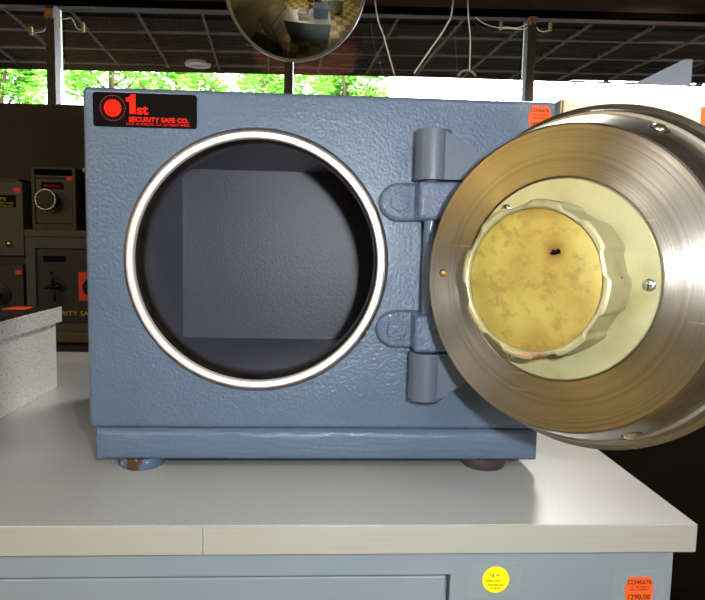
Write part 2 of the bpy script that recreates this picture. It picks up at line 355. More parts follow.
def tree(x, y, h, r, label, seed, n=3600):
    random.seed(seed)
    t = thing('tree', label, 'tree', (x, y, FZ-0.15), 'trees beyond the shop window')
    bm = bm_new(); tube(bm, [(x, y, FZ-0.15), (x+0.05, y, FZ+1.5), (x-0.05, y+0.1, h-r*0.4), (x, y, h+0.5)], 0.08, 10)
    for k in range(7):
        a = 2*PI*k/7+random.random(); zz = h-r*0.7+random.random()*r*0.7
        tube(bm, [(x, y, zz-0.4), (x+math.cos(a)*r*0.35, y+math.sin(a)*r*0.35, zz), (x+math.cos(a)*r*0.75, y+math.sin(a)*r*0.75, zz+0.5)], 0.035, 6)
    link('trunk', bm, 'bark', t, smooth=True)
    cl = []
    for k in range(26):
        a = random.random()*2*PI; q = r*random.random()**0.5*0.85; cl.append(Vector((x+math.cos(a)*q, y+math.sin(a)*q, h+random.uniform(-0.9, 0.9)*r*0.75)))
    bm = bm_new()
    for k in range(n):
        c0 = random.choice(cl); d = Vector([random.gauss(0, 1) for _ in range(3)]).normalized()*r*0.30*random.random()**0.4
        q = c0+d; R = Matrix.Rotation(random.random()*6.3, 3, 'Z') @ Matrix.Rotation(random.uniform(-1.2, 1.2), 3, 'X'); s = random.uniform(0.05, 0.10)
        vs = [bm.verts.new(q+R@Vector(v)*s) for v in ((-1, 0, 0), (-0.3, 0.5, 0.1), (0.5, 0.4, 0.1), (1.2, 0, 0), (0.5, -0.4, 0.1), (-0.3, -0.5, 0.1))]
        bm.faces.new(vs)
    link('foliage', bm, 'leaf_green', t)
tree(-7.4, 14.2, 3.9, 1.25, 'green leafy tree at the far left of the window strip, left of the left mullion', 1, 4200)
tree(-6.0, 17.6, 4.9, 1.45, 'green leafy tree seen just right of the left window mullion', 2, 4200)
tree(-3.4, 14.4, 3.9, 1.30, 'green leafy tree seen above the black label of the safe', 3, 4200)
tree(-1.3, 17.4, 4.8, 1.35, 'green leafy tree seen below the round mirror, left of the middle mullion', 4, 4200)
tree(0.55, 14.4, 3.9, 1.0, 'green leafy tree seen right of the middle mullion, nearest the white glare', 5, 3000)

# ================================================================== COUNTER
t = thing('counter_worktop', 'grey laminate counter worktop with a cream edge that carries the blue safe', 'worktop', (-0.3, 0.27, -0.025))
X1 = 0.3265
link('top', bx(-1.3, X1-0.0015, -0.1155, 0.66, -0.025, 0.0), 'laminate', t, bevel=0.001)
link('edge_banding', bx(-1.3, -0.0975, -0.1172, -0.1155, -0.0248, -0.0003), 'edge_band', t, bevel=0.0004)
link('edge_banding', bx(-0.0967, X1-0.0008, -0.1172, -0.1155, -0.0248, -0.0003), 'edge_band', t, bevel=0.0004)
link('edge_banding', bx(X1-0.0015, X1, -0.1165, 0.66, -0.0248, -0.0003), 'edge_band', t, bevel=0.0004)
t = thing('counter_cabinet', 'grey painted steel counter cabinet below the laminate worktop', 'cabinet', (-0.3, 0.27, FZ))
bm = bm_new(); box(bm, -1.28, 0.309, -0.098, 0.64, FZ+0.0, -0.0255)
prism([(-1.28, -0.0255), (-1.28, -0.0462), (0.1125, -0.0462), (0.1125, -0.62), (-1.28, -0.62), (-1.28, FZ), (0.309, FZ), (0.309, -0.0255)], 'y', -0.113, -0.098, bm)
link('body', bm, 'grey_cabinet', t, bevel=0.0008)
d = link('drawer', bx(-1.27, 0.1085, -0.113, -0.0985, -0.30, -0.0475), 'grey_cabinet', t, bevel=0.001)
link('door', bx(-1.27, 0.1085, -0.113, -0.0985, -0.61, -0.305), 'grey_cabinet', t, bevel=0.001)
YF = -0.1132
def oct_sticker(x0, x1, z0, z1, y, m, parent, th=0.0003, name='price_sticker'):
    c = (x1-x0)*0.13; zc = (z1-z0)
    pts = [(x0+c, z1), (x1-c, z1), (x1, z1-zc*0.33), (x1, z0+zc*0.33), (x1-c, z0), (x0+c, z0), (x0, z0+zc*0.33), (x0, z1-zc*0.33)]
    return link(name, prism(pts, 'y', y-th, y), m, parent)
cab = t
# yellow round sticker under clear tape
link('tape', bx(0.130, 0.174, YF-0.0001, YF+0.0001, -0.066, -0.0362), 'clear_tape', cab)
s = link('round_sticker', cyl(bm_new(), (0.1522, YF-0.0001, -0.0505), (0, -1, 0), 0.0003, 0.0118, 40), 'sticker_yellow', cab)
for i, (tx, z, sz, x) in enumerate((('18. 4', -0.0478, 0.0042, 0.1462), ('OSR-4 DIAL', -0.0522, 0.0026, 0.1432), ('OW 80 DDL', -0.0560, 0.0026, 0.1456), ('R 100 lb', -0.0590, 0.0024, 0.1478))):
    text_on(tx, x, YF-0.0006, z, sz, 'ink_green', s, depth=0.0001)
# orange price sticker
link('tape', bx(0.256, 0.303, YF-0.0001, YF+0.0001, -0.078, -0.042), 'clear_tape', cab)
s = oct_sticker(0.2675, 0.2925, -0.0745, -0.0493, YF-0.0001, 'sticker_orange', cab)
text_on('12345676', 0.2695, YF-0.0006, -0.0556, 0.0056, 'ink_dark', s, width=0.021, bold=0.00008, depth=0.0001)
text_on('1ST SECURITY', 0.2715, YF-0.0006, -0.0588, 0.0026, 'ink_dark', s, width=0.017, depth=0.0001)
text_on('SAFE COMPANY', 0.2715, YF-0.0006, -0.0615, 0.0026, 'ink_dark', s, width=0.017, depth=0.0001)
text_on('1290.00', 0.2700, YF-0.0006, -0.0695, 0.0066, 'ink_dark', s, width=0.020, bold=0.00012, depth=0.0001)

# ================================================================== THE SAFE
HC = (-0.0655, 0.0, 0.2155)                            # centre of the round opening
safe = thing('round_door_safe', 'blue steel safe with a round opening and thick round door swung open, on the worktop', 'safe', (0, 0.2, 0))
SW, SH, SD = 0.230, 0.3792, 0.44
body_bm = bm_new(); box(body_bm, -SW-0.002, SW, 0, SD, 0.0465, SH)
bmesh.ops.subdivide_edges(body_bm, edges=list(body_bm.edges), cuts=0)
bmesh.ops.bevel(body_bm, geom=list(body_bm.edges), offset=0.0055, segments=4, affect='EDGES', profile=0.5)
bmesh.ops.recalc_face_normals(body_bm, faces=body_bm.faces)
def temp(bm):
    bmesh.ops.recalc_face_normals(bm, faces=bm.faces); me = bpy.data.meshes.new('c'); bm.to_mesh(me); bm.free(); o = bpy.data.objects.new('c', me); C.objects.link(o); return o
body = temp(body_bm)
cut1 = temp(cyl(bm_new(), (HC[0], -0.02, HC[2]), (0, 1, 0), 0.10, 0.1235, 128))
cut2 = temp(bx(-0.222, 0.092, 0.050, 0.356, 0.075, 0.349))
for c_ in (cut1, cut2):
    b = body.modifiers.new('b', 'BOOLEAN'); b.operation = 'DIFFERENCE'; b.object = c_; b.solver = 'EXACT'
dg = bpy.context.evaluated_depsgraph_get(); dg.update()
me = bpy.data.meshes.new_from_object(body.evaluated_get(dg))
for o in (body, cut1, cut2): bpy.data.objects.remove(o)
bm = bm_new(); bm.from_mesh(me)
o = link('body', bm, 'blue_enamel', safe); o.data.shade_smooth()
try: o.data.set_sharp_from_angle(angle=math.radians(35))
except Exception: pass
# interior lining: open box behind the neck
bm = bm_new()
box(bm, -0.2205, -0.2155, 0.052, 0.354, 0.078, 0.347); box(bm, 0.0855, 0.0905, 0.052, 0.354, 0.078, 0.347)
box(bm, -0.2155, 0.0855, 0.052, 0.354, 0.078, 0.083); box(bm, -0.2155, 0.0855, 0.052, 0.354, 0.342, 0.347)
box(bm, -0.2155, 0.0855, 0.349, 0.354, 0.083, 0.342)
link('interior_lining', bm, 'lining_paint', safe)
Y = (0, -1, 0)
link('neck', lathe([(0.1195, 0.001), (0.1195, -0.050), (0.1225, -0.056), (0.1232, -0.056), (0.1232, 0.001)], 128, origin=HC, axis=Y, closed=True), 'neck_steel', safe, smooth=True)
link('opening_ring', lathe([(0.1188, -0.001), (0.1192, 0.0042), (0.1198, 0.0050), (0.1244, 0.0054), (0.1250, 0.0050), (0.1252, 0.001)], 160, origin=HC, axis=Y, closed=True), 'ring_steel', safe, smooth=False)
link('ring_edge', lathe([(0.1252, -0.0002), (0.1252, 0.0046), (0.1270, 0.0040), (0.1296, 0.0006), (0.1298, -0.0002)], 160, origin=HC, axis=Y, closed=True), 'ring_edge', safe, smooth=True)
link('latch_hole', cyl(bm_new(), (HC[0]+0.1196, 0.012, 0.2165), (-1, 0, 0), 0.0006, 0.0022, 16), 'black_void', safe)
# cast lip and base with a wavy top
bm = bm_new(); n = 64
rows = []
for i in range(n+1):
    x = -0.2255+0.451*i/n; wv = 0.0010*mnoise.noise(Vector((x*14, 0, 0)))+0.0008*mnoise.noise(Vector((x*40, 3, 0)))
    prof = [(0.010, 0.0125), (0.0045, 0.0135), (0.0022, 0.0175), (0.0016+wv*0.4, 0.027), (0.0006+wv, 0.034), (0.0004+wv*1.3, 0.0390+wv), (0.0014, 0.0420+wv), (0.0045, 0.0440), (0.010, 0.0475), (0.43, 0.0475), (0.432, 0.0125)]
    if i in (0, n): prof = [(min(max(a, 0.004), 0.429), b) for a, b in prof]
    ex = -0.0 if i not in (0, n) else 0
    rows.append([bm.verts.new((x, a, b)) for a, b in prof])
for a, b in zip(rows, rows[1:]):
    m_ = len(a)
    for k in range(m_): bm.faces.new((a[k], a[(k+1) % m_], b[(k+1) % m_], b[k]))
bm.faces.new(rows[0]); bm.faces.new(rows[-1][::-1])
o = link('base', bm, 'base_enamel', safe, smooth=True); o.data.set_sharp_from_angle(angle=math.radians(50))
for x, m_, y in ((-0.187, 'foot_paint', 0.027), (0.176, 'foot_rubber', 0.027), (-0.183, 'foot_rubber', 0.40), (0.149, 'foot_rubber', 0.40)):
    o = link('foot', lathe([(0, 0), (0.0212, 0), (0.0226, 0.0015), (0.0236, 0.0122), (0, 0.0126)], 48, origin=(x, y, 0)), m_, safe, smooth=True)
    o.data.set_sharp_from_angle(angle=math.radians(40))
    if m_ == 'foot_paint': o['label'] = 'blue foot with chipped paint and rust'
# maker's plate
pl = link('maker_label', prism(rrect(-0.2215, -0.1238, 0.3418, 0.3738, 0.003), 'y', -0.0006, 0.0), 'label_black', safe)
pl['label'] = 'black label with red lettering'
yl = -0.0008
cxl, czl = -0.2030, 0.3592
bm = bm_new(); lathe([(0.0056, 0), (0.0082, 0), (0.0082, 0.0003), (0.0056, 0.0003)], 48, bm=bm, origin=(cxl, yl+0.0003, czl), axis=Y, closed=True)
lathe([(0.0030, 0), (0.0052, 0), (0.0052, 0.0003), (0.0030, 0.0003)], 48, bm=bm, origin=(cxl, yl+0.0003, czl), axis=Y, closed=True)
lathe([(0, 0), (0.0027, 0), (0.0027, 0.0003), (0, 0.0003)], 32, bm=bm, origin=(cxl, yl+0.0003, czl), axis=Y)
link('dial_emblem', bm, 'label_red', pl)
bm = bm_new()
lathe([(0.0116, 0), (0.0121, 0), (0.0121, 0.0003), (0.0116, 0.0003)], 64, bm=bm, origin=(cxl, yl+0.0003, czl), axis=Y, closed=True)
for k in range(24):
    a = 2*PI*k/24; l = 0.0104 if k % 3 else 0.0098
    u = Vector((math.cos(a), 0, math.sin(a))); c0 = Vector((cxl, yl-0.0001, czl)); n_ = Vector((-u.z, 0, u.x))*0.0002
    vs = [bm.verts.new(c0+u*l+n_), bm.verts.new(c0+u*0.0116+n_), bm.verts.new(c0+u*0.0116-n_), bm.verts.new(c0+u*l-n_)]; bm.faces.new(vs)
link('dial_emblem', bm, 'label_dull', pl)
one = [(-0.1872, 0.3542), (-0.1814, 0.3542), (-0.1814, 0.3724), (-0.1858, 0.3724), (-0.1868, 0.3706), (-0.1886, 0.3694), (-0.1906, 0.3692), (-0.1906, 0.3654), (-0.1872, 0.3654)]
link('lettering', prism(one, 'y', yl-0.0002, yl), 'label_red', pl)
text_on('st', -0.1806, yl, 0.3543, 0.0125, 'label_red', pl, width=0.0112, bold=0.0004)
text_on('SECURITY SAFE CO.', -0.1880, yl, 0.3472, 0.0060, 'label_red', pl, width=0.0565, bold=0.00018)
text_on('LOS ANGELES, CA (213)627-0422', -0.1902, yl, 0.3438, 0.0033, 'label_red', pl, width=0.0595, bold=0.0)
# price sticker, top right corner
link('tape', bx(0.187, 0.2245, -0.0002, 0.0001, 0.350, 0.3765), 'clear_tape', safe)
s = oct_sticker(0.1995, 0.2225, 0.3500, 0.3742, -0.0003, 'sticker_orange', safe)
text_on('12345676', 0.2018, -0.0008, 0.3680, 0.0050, 'ink_dark', s, width=0.0180, bold=0.00005, depth=0.0001)
text_on('1ST SECURITY', 0.2040, -0.0008, 0.3645, 0.0027, 'ink_dark', s, width=0.0150, depth=0.0001)
text_on('SAFE COMPANY', 0.2040, -0.0008, 0.3615, 0.0027, 'ink_dark', s, width=0.0150, depth=0.0001)
text_on('1850.00', 0.2020, -0.0008, 0.3540, 0.0060, 'ink_dark', s, width=0.0180, bold=0.0001, depth=0.0001)

# hinge lugs and knuckles on the body
PX, PY = 0.1005, -0.030
for zc in (0.2765, 0.1515):
    pts = []
    for k in range(25):
        a = PI/2+PI*k/24; pts.append((0.0728+0.0200*math.cos(a), zc+0.0185*math.sin(a)))
    pts += [(0.112, zc-0.0185), (0.112, zc+0.0185)]
    lug = link('hinge_lug', prism(pts, 'y', -0.0125, 0.001), 'hinge_enamel', safe, bevel=0.0042, segs=4)
    bm = bm_new()
    hp = [(0.0725+0.0100*math.cos(PI/6+k*PI/3), zc+0.0100*math.sin(PI/6+k*PI/3)) for k in range(6)]
    link('bolt', prism(hp, 'y', -0.0170, -0.0120), 'hinge_enamel', lug, bevel=0.0008)
    bm = bm_new(); box(bm, 0.0865, 0.130, -0.043, 0.001, zc-0.0182, zc+0.0182)
    link('knuckle', bm, 'hinge_enamel', lug, bevel=0.0045, segs=3)
link('hinge_pin', cyl(bm_new(), (PX, PY, 0.084), (0, 0, 1), 0.256, 0.0064, 24), 'hinge_enamel', safe, bevel=0.001)

# ---------------------------------------------------------------- the round door
DC = Vector((0.16673, -0.1728, 0.2129)); dv = Vector((0.71834, 0.69534, -0.02227)).normalized()
E1 = Vector((0.69551, -0.71851, 0)).normalized(); E2 = E1.cross(dv).normalized()
DM = Matrix(((E1.x, E2.x, -dv.x, DC.x), (E1.y, E2.y, -dv.y, DC.y), (E1.z, E2.z, -dv.z, DC.z), (0, 0, 0, 1)))
door = link('door', lathe([(0, -0.003), (0.0738, -0.003), (0.0738, -0.0006), (0.0746, 0.0), (0.1105, 0.0), (0.1120, -0.0012)], 192), 'door_steel', safe, M4=DM)
door.data.shade_smooth(); door.data.set_sharp_from_angle(angle=math.radians(30))
door['label'] = 'thick round steel door, open, inner face turned to the viewer'
door_side = link('door_edge', lathe([(0.1119, -0.0010), (0.1142, -0.006), (0.1180, -0.018), (0.1236, -0.0360), (0.1236, -0.0385), (0.1262, -0.0385), (0.1275, -0.0400), (0.1300, -0.0500), (0.1342, -0.0525), (0.1345, -0.0540), (0.1345, -0.0740), (0.1320, -0.0765), (0, -0.0765)], 192), 'door_side_steel', door, M4=DM)
door_side.data.shade_smooth(); door_side.data.set_sharp_from_angle(angle=math.radians(25))
link('back_plate', lathe([(0, -0.0030), (0.0728, -0.0030), (0.0728, 0.0002), (0.0720, 0.0009), (0, 0.0009)], 160), 'plate_cream', door, M4=DM).data.shade_smooth()
C_ = C
bp = [o for o in C.objects if o.name.startswith('back_plate')][0]; bp.data.set_sharp_from_angle(angle=math.radians(40))
def lobes(t, r, i):
    q = math.cos(9*(t-0.18)); s_ = max(-1, min(1, q*2.6)); return r*(0.977+0.023*s_) if r > 0.050 else r
def lobes2(t, r, i):
    q = math.cos(8*(t-math.radians(82))); s_ = math.tanh(q*4.5+1.2); return r*(0.974+0.026*s_) if r > 0.0505 else r
cov = link('dial_cover', lathe([(0.0545, 0.0005), (0.0552, 0.010), (0.0552, 0.0345), (0.0545, 0.0370), (0.0525, 0.0382), (0.0503, 0.0380), (0.0492, 0.0370), (0.0488, 0.0345)], 288, rad=lobes2), 'aged_rim', door, M4=DM)
cov.data.shade_smooth(); cov.data.set_sharp_from_angle(angle=math.radians(35))
cap = link('dial_cover_face', lathe([(0.0489, 0.0340), (0.0480, 0.0344), (0.0300, 0.0342), (0, 0.0342)], 128), 'aged_cream', door, M4=DM, smooth=True)
bm = bm_new(); random.seed(3); pts = []
for k in range(18):
    a = 2*PI*k/18; r = 0.0024*(0.7+0.7*random.random()); pts.append((0.0158+r*1.45*math.cos(a)+r*0.3*math.sin(a), 0.0196+r*0.8*math.sin(a)))
link('drilled_hole', prism(pts, 'z', 0.0338, 0.0345, bm), 'black_void', door, M4=DM)
link('side_hole', cyl(bm_new(), (0.0531, 0.0020, 0.018), (1, 0, 0), 0.0011, 0.0030, 20), 'ink_dark', door, M4=DM)
# red pen marks on the lower rim
bm = bm_new(); random.seed(5)
for k in range(6):
    a = -PI/2-0.10+0.06*k; r0 = 0.0517
    q = [Vector(((r0+random.uniform(-.0012, .0012))*math.cos(a+j*0.022), (r0+random.uniform(-.0012, .0012))*math.sin(a+j*0.022), 0.0384)) for j in range(3)]
    tube(bm, q, 0.00028, 5)
link('red_marks', bm, 'red_ink', door, M4=DM)
def screw(a, b, r, h, m, cross=True):
    o = link('screw', lathe([(0, h), (r*0.5, h*0.92), (r*0.85, h*0.6), (r, 0.0), (r, -0.002)], 24, origin=(a, b, 0)), m, door, M4=DM, smooth=True)
    return o
for deg in (0, 129, 242):
    a, b = 0.0655*math.cos(math.radians(deg)), 0.0655*math.sin(math.radians(deg))
    o = screw(a, b, 0.0050, 0.0026, 'chrome'); o['label'] = 'chrome cross-head screw'
    bm = bm_new(); box(bm, a-0.0028, a+0.0028, b-0.0004, b+0.0004, 0.0021, 0.0028); box(bm, a-0.0004, a+0.0004, b-0.0028, b+0.0028, 0.0021, 0.0028)
    link('screw_slot', bm, 'black_paint', door, M4=DM)
o = screw(-0.0972, -0.0001, 0.0034, 0.0022, 'brass'); o['label'] = 'brass stud at the left edge of the face'
# radial locking bolts let into the conical edge
for k in range(6):
    a = math.radians(62+[0, 60, 120, 180, 234, 300][k])
    T = 0.026; r0 = 0.112+(T-0.001)*0.32
    R = Matrix.Rotation(a, 4, 'Z')
    bm = bm_new()
    lathe([(0, 0.0022), (0.0026, 0.0018), (0.0046, 0.0008), (0.0058, -0.0008), (0.0058, -0.004)], 24, bm=bm, origin=(0, 0, 0))
    me_m = DM @ R @ Matrix.Translation((r0+0.0012, 0, -T)) @ Matrix.Rotation(PI/2-0.3, 4, 'Y')
    o = link('locking_bolt', bm, 'chrome', door, M4=me_m, smooth=True)
    bm = lathe([(0.0059, -0.0014), (0.0062, -0.0006), (0.0073, -0.0006), (0.0076, -0.004)], 28, origin=(0, 0, 0))
    link('bolt_collar', bm, 'black_paint', door, M4=me_m, smooth=True)
# arms from the hinge pin round behind the door
def arm(up):
    zc = 0.214
    def Z(z): return z if up else 2*zc-z+0.0005
    za, zb_, zend = 0.2957, 0.3415, 0.318
    a = link('door_arm', bm_arm(Z, za, zb_, zend), 'arm_enamel', door, bevel=0.0016)
    return a
def bm_arm(Z, za, zb_, zend):
    bm = bm_new(); cyl(bm, (PX, PY, min(Z(za), Z(zb_))), (0, 0, 1), zb_-za, 0.0165, 40)
    # web: path in plan, each with top and bottom height and thickness
    P = [((0.101, PY-0.0035), zb_-0.0003), ((0.108, PY-0.0035), zb_-0.0006), ((0.150, PY-0.002), zend-0.002), ((0.176, -0.040), zend-0.016), ((0.215, -0.066), zend-0.022), ((0.262, -0.118), zend-0.028)]
    n_ = [Vector((0, 1, 0)), Vector((0, 1, 0)), Vector((0.15, 1, 0)), Vector((0.45, 0.9, 0)), Vector((0.6, 0.8, 0)), Vector((0.7, 0.7, 0))]
    rows = []
    for (q, zt), nn in zip(P, n_):
        nn = nn.normalized()*0.0105; qq = Vector((q[0], q[1], 0))
        rows.append([bm.verts.new((v.x, v.y, Z(z))) for v, z in ((qq-nn, za), (qq+nn, za), (qq+nn, zt), (qq-nn, zt))])
    for a_, b_ in zip(rows, rows[1:]):
        for k in range(4): bm.faces.new((a_[k], a_[(k+1) % 4], b_[(k+1) % 4], b_[k]))
    bm.faces.new(rows[0]); bm.faces.new(rows[-1][::-1]); return bm
arm(True); arm(False)

# ================================================================== STEEL BOX AT LEFT
t = thing('steel_box', 'dark hammered steel box with glare coloured into its sides, at the left edge of the worktop', 'box', (-0.6, 0.15, 0))
link('body', bx(-0.80, -0.4125, -0.06, 0.357, 0.0, 0.112), 'hammered_glare', t, bevel=0.0012)
l_ = link('lid', bx(-0.81, -0.4055, -0.067, 0.3635, 0.1035, 0.1275), ['hammered_glare', 'hammered_black'], t, bevel=0.0008)
l_.data.polygons[max(range(6), key=lambda i: l_.data.polygons[i].center.z)].material_index = 1
s = link('price_sticker', bx(-0.470, -0.438, 0.310, 0.345, 0.1275, 0.1278), 'sticker_red', t)
s['label'] = 'orange-red sticker on the lid'

# ================================================================== SAFES BEHIND AT LEFT
BY = 1.75
t = thing('display_bench', 'low wooden bench behind the counter carrying the dark safes at left', 'bench', (-1.1, 2.0, FZ))
link('bench_top', bx(-2.2, -0.55, BY-0.02, WY-0.06, -0.165, -0.125), 'wood_board', t, bevel=0.003)
link('bench_body', bx(-2.18, -0.57, BY+0.02, WY-0.07, FZ, -0.165), 'dark_safe', t)
# large grey-framed safe
t = thing('floor_safe', 'large grey-framed safe with a dark recessed door behind the steel box', 'safe', (-0.93, 1.95, -0.125))
x0, x1, z0, z1 = -1.107, -0.70, -0.125, 0.231
bm = bm_new(); box(bm, x0, x0+0.034, BY, BY+0.03, z0, z1); box(bm, x1-0.034, x1, BY, BY+0.03, z0, z1); box(bm, x0+0.034, x1-0.034, BY, BY+0.03, z1-0.042, z1); box(bm, x0+0.034, x1-0.034, BY, BY+0.03, z0, z0+0.03); box(bm, x0, x1, BY+0.03, BY+0.42, z0, z1)
link('body', bm, 'frame_grey', t)
dd = link('door', bx(x0+0.036, x1-0.036, BY+0.010, BY+0.03, z0+0.032, z1-0.044), 'dark_safe', t, bevel=0.001)
lb = link('maker_label', bx(-1.047, -0.965, BY+0.0085, BY+0.01, 0.137, 0.160), 'label_black', dd)
lb['label'] = 'small black label with red lettering'
bm = bm_new(); cyl(bm, (-1.000, BY+0.010, 0.047), Y, 0.035, 0.012, 20)
for k in range(4):
    a = PI/2*k+0.1; q = Vector((-1.000, BY-0.022, 0.047)); tube(bm, [q, q+Vector((math.cos(a), 0, math.sin(a)))*(0.055 if k % 2 else 0.03)], 0.006, 8)
link('handle', bm, 'black_gloss', dd, smooth=True)
rp = link('dial_plate', bx(-0.918, -0.80, BY+0.008, BY+0.0105, -0.008, 0.101), 'sticker_red', dd); rp['label'] = 'red square plate behind the dial'
link('dial', cyl(bm_new(), (-0.858, BY+0.008, 0.046), Y, 0.03, 0.036, 32), 'black_gloss', dd, bevel=0.002)
text_on('SECURITY SAFE CO.', -1.055, BY+0.008, -0.066, 0.026, 'yellow_ink', dd, width=0.26)
# board on top
o = link('wooden_board', bx(-1.108, -0.60, BY-0.005, BY+0.40, 0.231, 0.257), 'wood_board', bevel=0.002)
tag(o, 'wooden board lying on the large grey-framed safe', 'board')
# drop safe with the round dial on the board
def label_plate(x0, x1, z0, z1, y, parent, lines, ink):
    lb = link('maker_label', bx(x0, x1, y-0.001, y, z0, z1), 'label_black', parent)
    for tx, x, z, s_, w_ in lines: text_on(tx, x, y-0.0013, z, s_, ink, lb, width=w_)
    return lb
t = thing('drop_safe', 'small bronze drop safe with a chrome-rimmed black dial, on the wooden board', 'safe', (-0.999, 1.95, 0.257))
x0, x1, z0, z1 = -1.079, -0.919, 0.257, 0.488
bm = bm_new(); box(bm, x0, x1, BY+0.012, BY+0.30, z0, z1)
box(bm, x0, x0+0.012, BY, BY+0.012, z0, z1); box(bm, x1-0.012, x1, BY, BY+0.012, z0, z1); box(bm, x0+0.012, x1-0.012, BY, BY+0.012, z0, z0+0.022); box(bm, x0+0.012, x1-0.012, BY, BY+0.012, 0.448, 0.458); box(bm, x0+0.012, x1-0.012, BY, BY+0.012, 0.480, z1)
link('body', bm, 'bronze_safe', t, bevel=0.0008)
link('deposit_slot', bx(x0+0.012, x1-0.012, BY+0.008, BY+0.0122, 0.458, 0.480), 'black_void', t)
dd = link('door', bx(x0+0.014, x1-0.014, BY+0.004, BY+0.0122, z0+0.024, 0.446), 'bronze_safe', t, bevel=0.001)
lb = label_plate(-1.045, -0.964, 0.408, 0.433, BY+0.004, dd, [('1ST SAFE CO.', -1.035, 0.415, 0.012, 0.06)], 'label_red')
dl = link('dial', cyl(bm_new(), (-1.012, BY+0.004, 0.367), Y, 0.045, 0.0345, 48), 'black_gloss', dd, bevel=0.003)
link('dial_ring', lathe([(0.0345, 0.040), (0.0375, 0.040), (0.0375, 0.0465), (0.0345, 0.0465)], 64, origin=(-1.012, BY+0.004, 0.367), axis=Y, closed=True), 'chrome', dd)
s = link('price_sticker', bx(-0.951, -0.929, BY-0.0008, BY, 0.440, 0.456), 'sticker_red', t)
# narrow dark safe next to it
t = thing('dark_safe', 'dark steel safe with a small painted glint, half hidden behind the blue safe', 'safe', (-0.80, 2.0, 0.257))
link('body', bx(-0.900, -0.66, BY+0.04, BY+0.36, 0.257, 0.478), 'dark_safe', t, bevel=0.003)
tg = link('glint_patch', bx(-0.905, -0.884, BY+0.036, BY+0.0395, 0.478, 0.490), 'glint_white', t); tg['label'] = 'small white patch painted as a glint'  # white block stands in for a metallic glint
# steel deposit box at far left, on the safe below
t = thing('deposit_safe', 'grey steel safe with a brass knob at the left edge, above the dark dial safe', 'safe', (-1.24, 1.95, 0.155))
x0, x1, z0, z1 = -1.36, -1.112, 0.157, 0.432
bm = bm_new(); box(bm, x0, x1, BY, BY+0.30, z0, z1); link('body', bm, 'grey_safe', t, bevel=0.003)
label_plate(-1.25, -1.136, 0.338, 0.382, BY, t, [('SAFE', -1.22, 0.362, 0.016, 0.05), ('SECURITY SAFE', -1.225, 0.350, 0.009, 0.08), ('LOCK AND KEY', -1.225, 0.341, 0.007, 0.08)], 'yellow_ink')
o = link('knob', lathe([(0.013, 0), (0.013, 0.004), (0.009, 0.006), (0.010, 0.014), (0, 0.016)], 24, origin=(-1.163, BY, 0.203), axis=Y), 'brass', t, smooth=True)
link('price_sticker', bx(-1.144, -1.120, BY-0.0008, BY, 0.393, 0.410), 'sticker_red', t)
link('top_cap', bx(x0+0.02, x1-0.02, BY+0.02, BY+0.28, z1, z1+0.012), 'dark_safe', t)
t = thing('dial_safe', 'dark safe with a black dial under the grey steel safe at the left edge', 'safe', (-1.24, 1.95, -0.125))
bm = bm_new(); box(bm, x0, -1.118, BY, BY+0.30, -0.125, 0.126); link('body', bm, 'dark_safe', t, bevel=0.002)
link('gap_slab', bx(x0, -1.109, BY+0.02, BY+0.31, 0.126, 0.157), 'black_paint', t)  # black slab standing in for the dark gap between the safes
dl = link('dial', lathe([(0.046, 0), (0.046, 0.006), (0.034, 0.008), (0.034, 0.012), (0.018, 0.014), (0.018, 0.03), (0, 0.032)], 40, origin=(-1.21, BY, 0.010), axis=Y), 'black_gloss', t); dl.data.shade_smooth(); dl.data.set_sharp_from_angle(angle=0.6)
link('price_sticker', bx(-1.146, -1.124, BY-0.0008, BY, 0.088, 0.104), 'sticker_red', t)

# ================================================================== RIGHT BACKGROUND
t = thing('black_floor_safe', 'tall black floor safe standing on the floor right of the counter, behind the open door', 'safe', (1.3, 1.6, FZ))
link('body', bx(0.72, 2.3, 1.25, 1.85, FZ, 0.30), 'black_gloss', t, bevel=0.006)
link('door', bx(0.80, 2.22, 1.235, 1.25, FZ+0.08, 0.22), 'black_paint', t, bevel=0.003)
t = thing('wall_cupboard', 'beige metal wall cupboard below the window, above the open round door', 'cupboard', (1.3, 2.2, 0.55))
link('body', bx(1.02, 1.650, 2.06, WY-0.13, 0.50, 0.868), 'beige_metal', t, bevel=0.004)
link('door', bx(1.03, 1.330, 2.050, 2.06, 0.51, 0.862), 'beige_metal', t, bevel=0.002)
link('door', bx(1.334, 1.642, 2.050, 2.06, 0.51, 0.862), 'beige_metal', t, bevel=0.002)
o = link('wood_cabinet', bx(1.655, 1.95, 2.08, WY-0.14, 0.50, 0.862), 'orange_wood', bevel=0.003)
tag(o, 'orange-brown wooden cabinet at the right edge, next to the beige cupboard', 'cabinet')

# ================================================================== MIRROR
MCN = Vector((-0.133, 2.06, 1.300)); MR = 0.305
tilt = math.radians(14)
t = thing('convex_mirror', 'large round convex security mirror hanging from the ceiling in front of the window', 'mirror', MCN)
my = math.radians(12)
axm = Vector((-math.sin(my)*math.cos(tilt), -math.cos(my)*math.cos(tilt), -math.sin(tilt)))
Rs = 0.62; amax = math.asin((MR-0.008)/Rs)
prof = [(0, Rs-Rs*math.cos(amax))]+[(Rs*math.sin(amax*k/24), Rs*math.cos(amax*k/24)-Rs*math.cos(amax)) for k in range(1, 25)]
link('mirror_dome', lathe(prof, 128, origin=MCN, axis=axm), 'mirror_face', t, smooth=True)
link('rim', lathe([(MR-0.010, 0.001), (MR-0.006, 0.007), (MR, 0.005), (MR+0.002, -0.004), (MR-0.002, -0.010), (MR-0.012, -0.010)], 128, origin=MCN, axis=axm, closed=True), 'mirror_rim', t, smooth=True)
link('backing', lathe([(0, -0.004), (MR-0.012, -0.004), (MR-0.012, -0.012), (0, -0.012)], 96, origin=MCN, axis=axm), 'brown_hardboard', t)
